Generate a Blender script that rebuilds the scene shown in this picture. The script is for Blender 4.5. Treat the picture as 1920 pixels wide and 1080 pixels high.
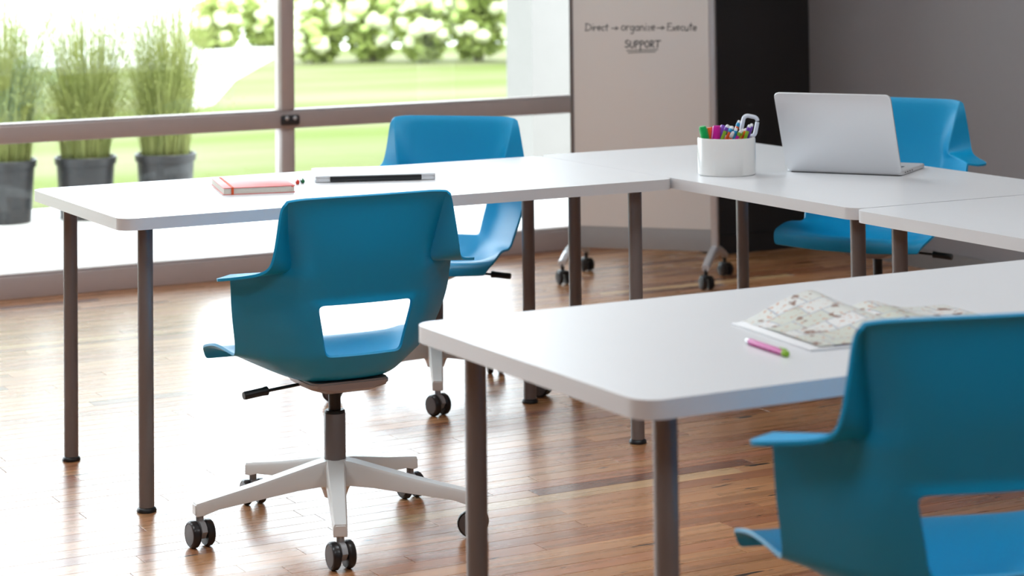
import bpy, bmesh, math, random
from mathutils import Vector, Matrix
random.seed(7)
sc = bpy.context.scene
for o in list(bpy.data.objects): bpy.data.objects.remove(o, do_unlink=True)
COL = sc.collection

# ------------------------------------------------------------------ camera
# World: X runs along the window wall, Y towards the window wall, Z up (metres).
F_PX, CY, PITCH, ROLL, HC, YAW = 4144.23, -258.56, 0.0327, -0.0110, 1.3994, 0.4956
_f = Vector((math.sin(YAW) * math.cos(PITCH), math.cos(YAW) * math.cos(PITCH), math.sin(PITCH)))
_r0 = Vector((math.cos(YAW), -math.sin(YAW), 0.0))
_u0 = _r0.cross(_f)
_r = math.cos(ROLL) * _r0 + math.sin(ROLL) * _u0
_u = -math.sin(ROLL) * _r0 + math.cos(ROLL) * _u0
CAM = Vector((0, 0, HC))
cd = bpy.data.cameras.new('camera')
cam = bpy.data.objects.new('camera', cd); COL.objects.link(cam)
cam.matrix_world = Matrix(((_r.x, _u.x, -_f.x, CAM.x), (_r.y, _u.y, -_f.y, CAM.y), (_r.z, _u.z, -_f.z, CAM.z), (0, 0, 0, 1)))
cd.sensor_fit = 'HORIZONTAL'; cd.sensor_width = 36.0
cd.lens = F_PX * 36.0 / 1920.0
cd.shift_x = 0.0
cd.shift_y = -(540.0 - CY) / 1920.0
cd.clip_start = 0.05; cd.clip_end = 500
cd.dof.use_dof = True; cd.dof.focus_distance = 5.25; cd.dof.aperture_fstop = 4.5
sc.camera = cam

# ------------------------------------------------------------------ world, sun, fill lamps, exposure
SKY_STRENGTH = 7.5
SUN_STRENGTH = 2.5
CEIL_POWER = 25.0
EXPOSURE = 0.0
w = bpy.data.worlds.new('sky'); sc.world = w; w.use_nodes = True
bgn = w.node_tree.nodes['Background']
bgn.inputs['Color'].default_value = (0.84, 0.93, 1.0, 1); bgn.inputs['Strength'].default_value = SKY_STRENGTH
sl = bpy.data.lights.new('sun', 'SUN'); sl.energy = SUN_STRENGTH; sl.angle = math.radians(3); sl.color = (1.0, 0.95, 0.86)
so = bpy.data.objects.new('sun', sl); COL.objects.link(so)
so.rotation_euler = Vector((-0.15, 0.42, -0.88)).to_track_quat('-Z', 'Y').to_euler()
so.location = (4, -4, 14)
vs = sc.view_settings
vs.view_transform = 'Standard'; vs.look = 'None'; vs.gamma = 1.0; vs.use_curve_mapping = False; vs.exposure = EXPOSURE

def area(name, loc, rot, sx, sy, power, color=(1, 1, 1), portal=False):
    l = bpy.data.lights.new(name, 'AREA'); l.shape = 'RECTANGLE'; l.size = sx; l.size_y = sy; l.energy = power; l.color = color
    o = bpy.data.objects.new(name, l); COL.objects.link(o); o.location = loc; o.rotation_euler = rot
    if portal: l.cycles.is_portal = True
    return o
# unseen overhead fill, added to brighten table tops and chair backs
for cx_ in (0.2, 2.9):
    for cy_ in (1.5, 4.1, 6.6):
        area('overhead_fill', (cx_, cy_, 2.96), (0, 0, 0), 1.5, 0.6, CEIL_POWER, (0.86, 0.94, 1.0))

# ------------------------------------------------------------------ pixel helpers (1920 x 1080)
def ray(px, py):
    return _f + _r * ((px - 960.0) / F_PX) - _u * ((py - CY) / F_PX)
def on_z(px, py, z=0.0):
    d = ray(px, py); return CAM + d * ((z - HC) / d.z)
def on_y(px, py, y):
    d = ray(px, py); return CAM + d * (y / d.y)
def on_plane(px, py, p0, n):
    d = ray(px, py); return CAM + d * ((p0 - CAM).dot(n) / d.dot(n))
def to_px(P):
    d = Vector(P) - CAM; z = d.dot(_f)
    return 960 + F_PX * d.dot(_r) / z, CY - F_PX * d.dot(_u) / z, z

# ------------------------------------------------------------------ materials
def lin(c):
    return tuple((v / 255.0 / 12.92) if v / 255.0 <= 0.04045 else ((v / 255.0 + 0.055) / 1.055) ** 2.4 for v in c)
def mat(name, col, rough=0.5, metal=0.0, spec=0.5, noise=0.0, nscale=40.0, bump=0.0, coat=0.0):
    m = bpy.data.materials.new(name); m.use_nodes = True
    nt = m.node_tree; b = nt.nodes['Principled BSDF']
    b.inputs['Roughness'].default_value = rough; b.inputs['Metallic'].default_value = metal
    b.inputs['Specular IOR Level'].default_value = spec
    b.inputs['Coat Weight'].default_value = coat
    b.inputs['Base Color'].default_value = (*col, 1)
    tc = nt.nodes.new('ShaderNodeTexCoord'); nz = nt.nodes.new('ShaderNodeTexNoise')
    nz.inputs['Scale'].default_value = nscale; nz.inputs['Detail'].default_value = 4
    nt.links.new(tc.outputs['Object'], nz.inputs['Vector'])
    if noise > 0:
        mx = nt.nodes.new('ShaderNodeMix'); mx.data_type = 'RGBA'
        mx.inputs[6].default_value = (*[c * (1 - noise) for c in col], 1); mx.inputs[7].default_value = (*[min(1, c * (1 + noise)) for c in col], 1)
        nt.links.new(nz.outputs['Fac'], mx.inputs[0]); nt.links.new(mx.outputs[2], b.inputs['Base Color'])
    if bump > 0:
        bp = nt.nodes.new('ShaderNodeBump'); bp.inputs['Strength'].default_value = bump; bp.inputs['Distance'].default_value = 0.002
        nt.links.new(nz.outputs['Fac'], bp.inputs['Height']); nt.links.new(bp.outputs['Normal'], b.inputs['Normal'])
    return m

M = {}
M['blue'] = mat('blue_plastic', (0.001, 0.345, 0.660), 0.40, spec=0.45, noise=0.03, nscale=300, bump=0.03)
M['white_lam'] = mat('white_laminate', (0.755, 0.76, 0.775), 0.33, noise=0.01, nscale=8)
M['taupe'] = mat('taupe_metal_paint', (0.215, 0.190, 0.186), 0.30, metal=0.2, noise=0.03, nscale=200)
M['black'] = mat('black_plastic', (0.012, 0.012, 0.013), 0.4, noise=0.1, nscale=120)
M['tread'] = mat('caster_tread', (0.018, 0.016, 0.017), 0.28, noise=0.1, nscale=120)
M['cap'] = mat('caster_cap_taupe', (0.11, 0.095, 0.095), 0.4, noise=0.03)
M['hood'] = mat('caster_hood_grey', (0.34, 0.34, 0.35), 0.4, noise=0.03)
M['white_base'] = mat('white_chair_base', (0.80, 0.79, 0.77), 0.3, noise=0.01)
M['mech'] = mat('mechanism_taupe', (0.42, 0.345, 0.32), 0.4, metal=0.2, noise=0.03)
M['alu'] = mat('brushed_aluminium', (0.66, 0.66, 0.68), 0.32, metal=0.5, noise=0.03, nscale=100)
M['lap'] = mat('laptop_aluminium', (0.78, 0.79, 0.81), 0.42, metal=0.45, noise=0.02, nscale=500)
M['lap_dark'] = mat('laptop_black', (0.012, 0.012, 0.014), 0.3, noise=0.05)
M['frame'] = mat('window_bronze_grey', (0.56, 0.475, 0.455), 0.38, metal=0.15, noise=0.04, nscale=30)
M['bracket'] = mat('bracket_dark', (0.05, 0.05, 0.055), 0.4, metal=0.4, noise=0.05)
M['board'] = mat('whiteboard_surface', (0.86, 0.83, 0.80), 0.25, noise=0.01, nscale=3)
M['board_grey'] = mat('whiteboard_grey_panel', (0.36, 0.345, 0.34), 0.45, noise=0.02)
M['ink'] = mat('marker_ink', (0.035, 0.035, 0.035), 0.7, noise=0.2, nscale=60)
M['ink_faint'] = mat('marker_ink_grey', (0.16, 0.165, 0.15), 0.7, noise=0.2, nscale=60)
M['wall_dark'] = mat('dark_grey_wall_paint', (0.255, 0.232, 0.244), 0.6, noise=0.03, nscale=60, bump=0.05)
M['wall_black'] = mat('near_black_wall', (0.020, 0.019, 0.020), 0.6, noise=0.05, nscale=60, bump=0.05)  # near-black tone of the pier and its baseboard, darker than the other walls
M['wall_light'] = mat('white_wall_paint', (0.74, 0.72, 0.70), 0.7, noise=0.02, nscale=60, bump=0.05)
M['base_dark'] = mat('baseboard_grey', (0.20, 0.185, 0.185), 0.45, noise=0.03)
M['ceil'] = mat('ceiling_paint', (0.80, 0.79, 0.77), 0.8, noise=0.02)
M['stucco'] = mat('outdoor_pale_wall', (0.24, 0.225, 0.212), 0.8, noise=0.04, nscale=12, bump=0.2)
M['pot'] = mat('black_nursery_pot', (0.022, 0.022, 0.024), 0.45, noise=0.3, nscale=25)
M['soil'] = mat('potting_soil', (0.05, 0.035, 0.022), 0.9, noise=0.4, nscale=40)
M['concrete'] = mat('terrace_boards', (0.58, 0.565, 0.54), 0.7, noise=0.12, nscale=6, bump=0.2)
M['drive'] = mat('pale_driveway', (0.66, 0.65, 0.63), 0.8, noise=0.08, nscale=3)
M['petal'] = mat('cream_petals', (0.55, 0.57, 0.36), 0.7, noise=0.12, nscale=30)
M['petal_green'] = mat('lime_petals', (0.36, 0.44, 0.14), 0.7, noise=0.15, nscale=30)
M['bark'] = mat('shrub_stem', (0.12, 0.10, 0.05), 0.8, noise=0.2)
M['cup'] = mat('white_glazed_ceramic', (0.80, 0.79, 0.77), 0.14, noise=0.01)
M['page'] = mat('cream_page_block', (0.74, 0.70, 0.62), 0.8, noise=0.05, nscale=200)
M['cover'] = mat('coral_notebook_cover', (0.80, 0.20, 0.19), 0.45, noise=0.03, nscale=200)
M['elastic'] = mat('orange_elastic', (0.72, 0.09, 0.02), 0.7, noise=0.05)
M['paper'] = mat('white_paper', (0.78, 0.78, 0.79), 0.75, noise=0.02)
M['navy'] = mat('navy_print', (0.012, 0.035, 0.16), 0.5, noise=0.1)
for n, c in dict(green=(0.0, 0.42, 0.09), orange=(0.9, 0.13, 0.015), magenta=(0.62, 0.01, 0.33), purple=(0.17, 0.04, 0.42), lime=(0.25, 0.45, 0.02),
                 sky=(0.02, 0.32, 0.62), yellow=(0.72, 0.42, 0.02), red=(0.70, 0.04, 0.015), pen_white=(0.80, 0.80, 0.82), pink=(0.52, 0.015, 0.26), darkgreen=(0.01, 0.16, 0.05), clear=(0.68, 0.72, 0.80)).items():
    M[n] = mat(n + '_plastic', c, 0.3, noise=0.04)

def leaf_mat(name, c1, c2, trans=0.35):
    m = bpy.data.materials.new(name); m.use_nodes = True; nt = m.node_tree
    b = nt.nodes['Principled BSDF']; out = nt.nodes['Material Output']
    g = nt.nodes.new('ShaderNodeNewGeometry'); nz = nt.nodes.new('ShaderNodeTexNoise'); nz.inputs['Scale'].default_value = 7
    nt.links.new(g.outputs['Position'], nz.inputs['Vector'])
    mx = nt.nodes.new('ShaderNodeMix'); mx.data_type = 'RGBA'; mx.inputs[6].default_value = (*c1, 1); mx.inputs[7].default_value = (*c2, 1)
    nt.links.new(nz.outputs['Fac'], mx.inputs[0]); nt.links.new(mx.outputs[2], b.inputs['Base Color']); b.inputs['Roughness'].default_value = 0.6
    tr = nt.nodes.new('ShaderNodeBsdfTranslucent'); nt.links.new(mx.outputs[2], tr.inputs['Color'])
    ms = nt.nodes.new('ShaderNodeMixShader'); ms.inputs[0].default_value = trans
    nt.links.new(b.outputs[0], ms.inputs[1]); nt.links.new(tr.outputs[0], ms.inputs[2]); nt.links.new(ms.outputs[0], out.inputs['Surface'])
    return m
M['blade'] = leaf_mat('grass_blades', (0.15, 0.20, 0.035), (0.42, 0.43, 0.15))
M['leaf'] = leaf_mat('shrub_leaves', (0.20, 0.29, 0.045), (0.40, 0.43, 0.14))
def lawn_mat():
    m = bpy.data.materials.new('mown_lawn'); m.use_nodes = True; nt = m.node_tree; b = nt.nodes['Principled BSDF']; b.inputs['Roughness'].default_value = 0.9
    b.inputs['Specular IOR Level'].default_value = 0.1
    g = nt.nodes.new('ShaderNodeNewGeometry'); mp = nt.nodes.new('ShaderNodeMapping'); mp.inputs['Scale'].default_value = (0.12, 0.5, 1)
    mp.inputs['Rotation'].default_value = (0, 0, 0.35)
    nt.links.new(g.outputs['Position'], mp.inputs['Vector'])
    nz = nt.nodes.new('ShaderNodeTexNoise'); nz.inputs['Scale'].default_value = 1.0; nz.inputs['Detail'].default_value = 5
    nt.links.new(mp.outputs[0], nz.inputs['Vector'])
    cr = nt.nodes.new('ShaderNodeValToRGB'); e = cr.color_ramp.elements
    e[0].position = 0.36; e[0].color = (0.092, 0.125, 0.020, 1); e[1].position = 0.62; e[1].color = (0.155, 0.155, 0.080, 1)
    nt.links.new(nz.outputs['Fac'], cr.inputs[0]); nt.links.new(cr.outputs[0], b.inputs['Base Color'])
    return m
M['lawn'] = lawn_mat()

def glass_mat():
    m = bpy.data.materials.new('clear_window_glass'); m.use_nodes = True; nt = m.node_tree
    nt.nodes.remove(nt.nodes['Principled BSDF']); out = nt.nodes['Material Output']
    t = nt.nodes.new('ShaderNodeBsdfTransparent'); t.inputs[0].default_value = (0.97, 0.985, 0.98, 1)
    g = nt.nodes.new('ShaderNodeBsdfGlossy'); g.inputs['Roughness'].default_value = 0.01
    fr = nt.nodes.new('ShaderNodeFresnel'); fr.inputs[0].default_value = 1.5
    ms = nt.nodes.new('ShaderNodeMixShader')
    nt.links.new(fr.outputs[0], ms.inputs[0]); nt.links.new(t.outputs[0], ms.inputs[1]); nt.links.new(g.outputs[0], ms.inputs[2]); nt.links.new(ms.outputs[0], out.inputs['Surface'])
    return m
M['glass'] = glass_mat()

def wood_mat():
    m = bpy.data.materials.new('reclaimed_oak_planks'); m.use_nodes = True; nt = m.node_tree; N = nt.nodes.new; L = nt.links.new
    b = nt.nodes['Principled BSDF']
    g = N('ShaderNodeNewGeometry'); at = N('ShaderNodeAttribute'); at.attribute_name = 'tone'
    sep = N('ShaderNodeSeparateColor'); L(at.outputs['Color'], sep.inputs[0])
    sc_ = N('ShaderNodeVectorMath'); sc_.operation = 'SCALE'; sc_.inputs['Scale'].default_value = 37.0; L(at.outputs['Color'], sc_.inputs[0])
    ad = N('ShaderNodeVectorMath'); L(g.outputs['Position'], ad.inputs[0]); L(sc_.outputs[0], ad.inputs[1])
    mp = N('ShaderNodeMapping'); mp.inputs['Scale'].default_value = (2.2, 38, 1); L(ad.outputs[0], mp.inputs['Vector'])
    nz = N('ShaderNodeTexNoise'); nz.inputs['Scale'].default_value = 1.0; nz.inputs['Detail'].default_value = 7; nz.inputs['Distortion'].default_value = 0.6; L(mp.outputs[0], nz.inputs['Vector'])
    base = N('ShaderNodeValToRGB'); e = base.color_ramp.elements
    e[0].position = 0.0; e[0].color = (*lin((132, 80, 52)), 1); e[1].position = 1.0; e[1].color = (*lin((222, 182, 132)), 1)
    for pos, c in ((0.25, (168, 108, 72)), (0.5, (196, 140, 94)), (0.65, (206, 150, 104)), (0.82, (184, 118, 82))):
        n_ = e.new(pos); n_.color = (*lin(c), 1)
    L(sep.outputs[0], base.inputs[0])
    gr = N('ShaderNodeMapRange'); gr.inputs['From Min'].default_value = 0.3; gr.inputs['From Max'].default_value = 0.72; gr.inputs['To Min'].default_value = 0.70; gr.inputs['To Max'].default_value = 1.12; L(nz.outputs['Fac'], gr.inputs['Value'])
    mul = N('ShaderNodeVectorMath'); mul.operation = 'SCALE'; L(base.outputs[0], mul.inputs[0]); L(gr.outputs[0], mul.inputs['Scale'])
    # dark nicks and knots
    mp2 = N('ShaderNodeMapping'); mp2.inputs['Scale'].default_value = (7, 42, 1); L(ad.outputs[0], mp2.inputs['Vector'])
    n2 = N('ShaderNodeTexNoise'); n2.inputs['Scale'].default_value = 1.0; n2.inputs['Detail'].default_value = 3; L(mp2.outputs[0], n2.inputs['Vector'])
    nk = N('ShaderNodeMapRange'); nk.inputs['From Min'].default_value = 0.69; nk.inputs['From Max'].default_value = 0.715; L(n2.outputs['Fac'], nk.inputs['Value'])
    mx = N('ShaderNodeMix'); mx.data_type = 'RGBA'; mx.inputs[7].default_value = (0.02, 0.012, 0.008, 1); L(nk.outputs[0], mx.inputs[0]); L(mul.outputs[0], mx.inputs[6])
    L(mx.outputs[2], b.inputs['Base Color'])
    rr = N('ShaderNodeMapRange'); rr.inputs['To Min'].default_value = 0.20; rr.inputs['To Max'].default_value = 0.36; L(nz.outputs['Fac'], rr.inputs['Value']); L(rr.outputs[0], b.inputs['Roughness'])
    b.inputs['Specular IOR Level'].default_value = 0.6; b.inputs['Coat Weight'].default_value = 0.25; b.inputs['Coat Roughness'].default_value = 0.22
    bp = N('ShaderNodeBump'); bp.inputs['Strength'].default_value = 0.12; bp.inputs['Distance'].default_value = 0.001; L(nz.outputs['Fac'], bp.inputs['Height']); L(bp.outputs[0], b.inputs['Normal'])
    return m
M['wood'] = wood_mat()
M['gap'] = mat('dark_subfloor', (0.03, 0.018, 0.012), 0.8, noise=0.2)

def print_mat():
    m = bpy.data.materials.new('printed_map_page'); m.use_nodes = True; nt = m.node_tree; N = nt.nodes.new; L = nt.links.new
    b = nt.nodes['Principled BSDF']; b.inputs['Roughness'].default_value = 0.45
    uv0 = N('ShaderNodeUVMap'); dn = N('ShaderNodeTexNoise'); dn.inputs['Scale'].default_value = 2.5; L(uv0.outputs[0], dn.inputs['Vector'])
    ds = N('ShaderNodeVectorMath'); ds.operation = 'SCALE'; ds.inputs['Scale'].default_value = 0.09; L(dn.outputs['Color'], ds.inputs[0])
    uv = N('ShaderNodeVectorMath'); L(uv0.outputs[0], uv.inputs[0]); L(ds.outputs[0], uv.inputs[1])
    bk = N('ShaderNodeTexBrick'); bk.inputs['Scale'].default_value = 1.5; bk.inputs['Mortar Size'].default_value = 0.012; bk.offset = 0.37; bk.inputs['Brick Width'].default_value = 0.42; bk.inputs['Row Height'].default_value = 0.34
    bk.inputs['Color1'].default_value = (0.56, 0.58, 0.50, 1); bk.inputs['Color2'].default_value = (0.74, 0.74, 0.74, 1); bk.inputs['Mortar'].default_value = (0.40, 0.43, 0.48, 1)
    L(uv.outputs[0], bk.inputs['Vector'])
    vo = N('ShaderNodeTexNoise'); vo.inputs['Scale'].default_value = 24; vo.inputs['Detail'].default_value = 2; L(uv.outputs[0], vo.inputs['Vector'])
    cr = N('ShaderNodeValToRGB'); e = cr.color_ramp.elements; e[0].position = 0.60; e[0].color = (0, 0, 0, 1); e[1].position = 0.66; e[1].color = (1, 1, 1, 1); L(vo.outputs['Fac'], cr.inputs[0])
    mx = N('ShaderNodeMix'); mx.data_type = 'RGBA'; mx.inputs[7].default_value = (0.55, 0.28, 0.17, 1); L(cr.outputs[0], mx.inputs[0]); L(bk.outputs['Color'], mx.inputs[6])
    v2 = N('ShaderNodeTexNoise'); v2.inputs['Scale'].default_value = 6; v2.inputs['Detail'].default_value = 4; L(uv.outputs[0], v2.inputs['Vector'])
    c2 = N('ShaderNodeValToRGB'); e = c2.color_ramp.elements; e[0].position = 0.60; e[0].color = (0, 0, 0, 1); e[1].position = 0.64; e[1].color = (1, 1, 1, 1); L(v2.outputs['Fac'], c2.inputs[0])
    m2 = N('ShaderNodeMix'); m2.data_type = 'RGBA'; m2.inputs[7].default_value = (0.24, 0.13, 0.09, 1); L(c2.outputs[0], m2.inputs[0]); L(mx.outputs[2], m2.inputs[6])
    L(m2.outputs[2], b.inputs['Base Color'])
    return m
M['print'] = print_mat()

# ------------------------------------------------------------------ object helpers
def tag(o, label=None, cat=None, group=None, kind=None):
    if label: o['label'] = label
    if cat: o['category'] = cat
    if group: o['group'] = group
    if kind: o['kind'] = kind
    return o
def empty(name, loc=(0, 0, 0), rz=0.0):
    o = bpy.data.objects.new(name, None); COL.objects.link(o); o.location = loc; o.rotation_euler = (0, 0, rz); o.empty_display_size = 0.1
    return o
def link(name, me, parent=None, loc=None, rot=None):
    o = bpy.data.objects.new(name, me); COL.objects.link(o)
    if parent is not None: o.parent = parent
    if loc is not None: o.location = loc
    if rot is not None: o.rotation_euler = rot
    return o
def finish(name, bm, mats, parent=None, smooth=True, loc=None, rot=None, ang=40):
    bmesh.ops.recalc_face_normals(bm, faces=bm.faces)
    me = bpy.data.meshes.new(name); bm.to_mesh(me); bm.free()
    for m in (mats if isinstance(mats, (list, tuple)) else [mats]): me.materials.append(m)
    if smooth:
        for p in me.polygons: p.use_smooth = True
        me.set_sharp_from_angle(angle=math.radians(ang))
    return link(name, me, parent, loc, rot)
def b_box(bm, x0, x1, y0, y1, z0, z1, bev=0.0, seg=2):
    r = bmesh.ops.create_cube(bm, size=1.0)['verts']
    for v in r: v.co = Vector(((x0 + x1) / 2 + v.co.x * (x1 - x0), (y0 + y1) / 2 + v.co.y * (y1 - y0), (z0 + z1) / 2 + v.co.z * (z1 - z0)))
    if bev > 0:
        es = list({e for v in r for e in v.link_edges})
        bmesh.ops.bevel(bm, geom=es, offset=bev, segments=seg, affect='EDGES', profile=0.5)
def b_lathe(bm, prof, n=24, mi=None, M4=None):
    """prof: list of (r, z[, matindex for the face below->this])"""
    rings = []
    for p in prof:
        r, z = p[0], p[1]
        if r < 1e-6: rings.append([bm.verts.new((0, 0, z))])
        else: rings.append([bm.verts.new((r * math.cos(2 * math.pi * k / n), r * math.sin(2 * math.pi * k / n), z)) for k in range(n)])
    fs = []
    for i in range(len(rings) - 1):
        a, b = rings[i], rings[i + 1]; m = prof[i + 1][2] if len(prof[i + 1]) > 2 else 0
        for k in range(n):
            k2 = (k + 1) % n
            if len(a) == 1 and len(b) == 1: continue
            if len(a) == 1: f = bm.faces.new((a[0], b[k], b[k2]))
            elif len(b) == 1: f = bm.faces.new((a[k], a[k2], b[0]))
            else: f = bm.faces.new((a[k], a[k2], b[k2], b[k]))
            f.material_index = m; fs.append(f)
    if M4 is not None:
        for ring in rings:
            for v in ring: v.co = M4 @ v.co
    return fs
def frame_to(p, q):
    d = (Vector(q) - Vector(p)); return Matrix.Translation(Vector(p)) @ d.to_track_quat('Z', 'Y').to_matrix().to_4x4(), d.length
def b_rod(bm, p, q, r, n=12, r2=None, mi=0):
    M4, L = frame_to(p, q); r2 = r if r2 is None else r2
    e = min(r, r2) * 0.25
    return b_lathe(bm, [(0, 0, mi), (r - e, 0, mi), (r, e, mi), (r2, L - e, mi), (r2 - e, L, mi), (0, L, mi)], n, M4=M4)
def b_tube_path(bm, pts, r, n=8, closed=False):
    pts = [Vector(p) for p in pts]; N = len(pts); rings = []
    up = Vector((0, 0, 1))
    for i, p in enumerate(pts):
        if closed: t = pts[(i + 1) % N] - pts[i - 1]
        else: t = pts[min(i + 1, N - 1)] - pts[max(i - 1, 0)]
        t.normalize(); a = t.cross(up)
        if a.length < 0.05: a = t.cross(Vector((1, 0, 0)))
        a.normalize(); b = t.cross(a)
        rr = r[i] if isinstance(r, (list, tuple)) else r
        rings.append([bm.verts.new(p + rr * (math.cos(2 * math.pi * k / n) * a + math.sin(2 * math.pi * k / n) * b)) for k in range(n)])
    for i in range(N if closed else N - 1):
        A, B = rings[i], rings[(i + 1) % N]
        for k in range(n): bm.faces.new((A[k], A[(k + 1) % n], B[(k + 1) % n], B[k]))
    if not closed:
        bm.faces.new(rings[0][::-1]); bm.faces.new(rings[-1])
def b_prism(bm, pts2, z0, z1, bev=0.0, seg=3, top_only=False):
    """extruded polygon (x,y) list, optional edge rounding on the rims"""
    lo = [bm.verts.new((x, y, z0)) for x, y in pts2]; hi = [bm.verts.new((x, y, z1)) for x, y in pts2]; n = len(pts2)
    bm.faces.new(lo[::-1]); bm.faces.new(hi)
    for i in range(n): bm.faces.new((lo[i], lo[(i + 1) % n], hi[(i + 1) % n], hi[i]))
    if bev > 0:
        es = [bm.edges.get((hi[i], hi[(i + 1) % n])) for i in range(n)]
        if not top_only: es += [bm.edges.get((lo[i], lo[(i + 1) % n])) for i in range(n)]
        bmesh.ops.bevel(bm, geom=es, offset=bev, segments=seg, affect='EDGES', profile=0.5)
def rrect(x0, x1, y0, y1, r, n=8):
    out = []
    for cx, cy, a0 in ((x1 - r, y1 - r, 0), (x0 + r, y1 - r, 90), (x0 + r, y0 + r, 180), (x1 - r, y0 + r, 270)):
        for k in range(n + 1):
            a = math.radians(a0 + 90 * k / n); out.append((cx + r * math.cos(a), cy + r * math.sin(a)))
    return out
def copy_tree(o, parent=None):
    c = o.copy(); COL.objects.link(c); c.parent = parent
    for ch in list(o.children): copy_tree(ch, c)
    return c

# ------------------------------------------------------------------ setting: room
X0, X1, YB, YW, ZC = -7.0, 5.86, -4.0, 8.60, 3.0      # left wall, right wall, back wall, window plane, ceiling
PIER_X, PIER_Y = 5.34, 8.07
def struct(name, mats, boxes, parent=None, bev=0.0):
    bm = bmesh.new()
    for b in boxes: b_box(bm, *b, bev=bev)
    o = finish(name, bm, mats, parent, smooth=False)
    if parent is None: o['kind'] = 'structure'
    return o
floor = struct('floor', M['gap'], [(X0 - 0.2, X1 + 0.2, YB - 0.2, YW + 0.10, -0.12, -0.004)])
struct('ceiling', M['ceil'], [(X0 - 0.2, X1 + 0.2, YB - 0.2, YW + 0.25, ZC, ZC + 0.25)])
struct('wall_right', M['wall_dark'], [(X1, X1 + 0.2, YB - 0.2, YW + 0.1, -0.12, ZC)])
struct('wall_left', M['wall_dark'], [(X0 - 0.2, X0, YB - 0.2, YW + 0.1, -0.12, ZC)])
struct('wall_back', M['wall_dark'], [(X0, X1, YB - 0.2, YB, -0.12, ZC)])
struct('wall_pier', M['wall_black'], [(PIER_X, X1, PIER_Y, YW + 0.25, -0.004, ZC)])
struct('wall_window_header', M['wall_dark'], [(X0, PIER_X, YW - 0.06, YW + 0.2, 2.72, ZC)])
struct('baseboard_right', M['base_dark'], [(X1 - 0.016, X1, YB, PIER_Y, -0.003, 0.082)])
struct('baseboard_pier', M['wall_black'], [(PIER_X, X1 - 0.016, PIER_Y - 0.014, PIER_Y, -0.003, 0.082)])

# floor planks: 6.2 cm strips running along X
PW, GAP = 0.062, 0.0010
random.seed(11)
planks = []
y = YB
while y < YW - 0.05:
    x = X0 - random.random() * 0.9
    y1 = min(y + PW, YW - 0.045)
    while x < X1:
        L = random.choice((0.45, 0.6, 0.75, 0.9, 1.1, 1.3)) * random.uniform(0.85, 1.15)
        a, b = max(x, X0), min(x + L, X1)
        if b - a > 0.03:
            t = (min(1, max(0, random.gauss(0.52, 0.19))), random.random(), random.random())
            px, py, dz = to_px(((a + b) / 2, (y + y1) / 2, 0))
            vis = 0.0
            for fx in (0.1, 0.5, 0.9):
                qx, qy, qz = to_px((a + (b - a) * fx, (y + y1) / 2, 0))
                if qz > 1 and 0 < qx < 1920 and 450 < qy < 1080: vis += (b - a) / qz ** 3
            planks.append((vis, a, b, y, y1, t))
        x += L
    y += PW
planks.sort(key=lambda p: -p[0])
def plank_verts(a, b, y0, y1):
    g = GAP / 2 * (0.4 + 1.4 * abs(math.sin(a * 91.7 + y0 * 57.3))); c = 0.0004
    lo = [(a + g, y0 + g, -0.004), (b - g, y0 + g, -0.004), (b - g, y1 - g, -0.004), (a + g, y1 - g, -0.004)]
    md = [(x, yy, -c) for x, yy, _ in lo]
    hi = [(a + g + c, y0 + g + c, 0), (b - g - c, y0 + g + c, 0), (b - g - c, y1 - g - c, 0), (a + g + c, y1 - g - c, 0)]
    return lo + md + hi
PF = [(8, 9, 10, 11)] + [(i, (i + 1) % 4, 4 + (i + 1) % 4, 4 + i) for i in range(4)] + [(4 + i, 4 + (i + 1) % 4, 8 + (i + 1) % 4, 8 + i) for i in range(4)]
def plank_mesh(items, name):
    vs_, fs_, cs = [], [], []
    for (_, a, b, y0, y1, t) in items:
        k = len(vs_); vs_ += plank_verts(a, b, y0, y1); fs_ += [tuple(k + i for i in f) for f in PF]; cs += [t] * 12
    me = bpy.data.meshes.new(name); me.from_pydata(vs_, [], fs_); me.materials.append(M['wood'])
    at = me.color_attributes.new('tone', 'FLOAT_COLOR', 'POINT')
    for i, c in enumerate(cs): at.data[i].color = (*c, 1)
    return me
for pl in planks[:300]:
    link('floor_plank', plank_mesh([pl], 'floor_plank'), floor)
tag(link('far_floor_planks', plank_mesh(planks[300:], 'far_floor_planks'), floor), kind='stuff')

# window wall: rails, mullions, panes
win = empty('window_1', (0, YW, 0)); tag(win, kind='structure')
def wpart(name, mats, boxes, bev=0.004):
    bm = bmesh.new()
    for b in boxes: b_box(bm, *b, bev=bev)
    return finish(name, bm, mats, win, smooth=True, ang=35)
wpart('sill_rail', M['frame'], [(X0, PIER_X, -0.05, 0.06, 0.0, 0.086), (X0, PIER_X, -0.035, 0.05, 0.086, 0.096)])
wpart('head_rail', M['frame'], [(X0, PIER_X, -0.04, 0.06, 2.66, 2.72)])
wpart('transom', M['frame'], [(X0, PIER_X, -0.045, 0.045, 0.603, 0.672), (X0, PIER_X, -0.03, 0.03, 0.672, 0.680)])
mull = [3.56, 1.86, 0.16, -1.54, -3.24, -4.94, -6.64]
for mx_ in mull:
    wpart('mullion', M['frame'], [(mx_ - 0.029, mx_ + 0.029, -0.035, 0.045, 0.096, 0.603)])
    wpart('mullion', M['frame'], [(mx_ - 0.029, mx_ + 0.029, -0.035, 0.045, 0.680, 2.66)])
bm = bmesh.new(); b_box(bm, 3.56 - 0.042, 3.56 + 0.042, -0.062, -0.045, 0.618, 0.66, bev=0.008)
br = finish('mullion_bracket', bm, M['bracket'], win)
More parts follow.
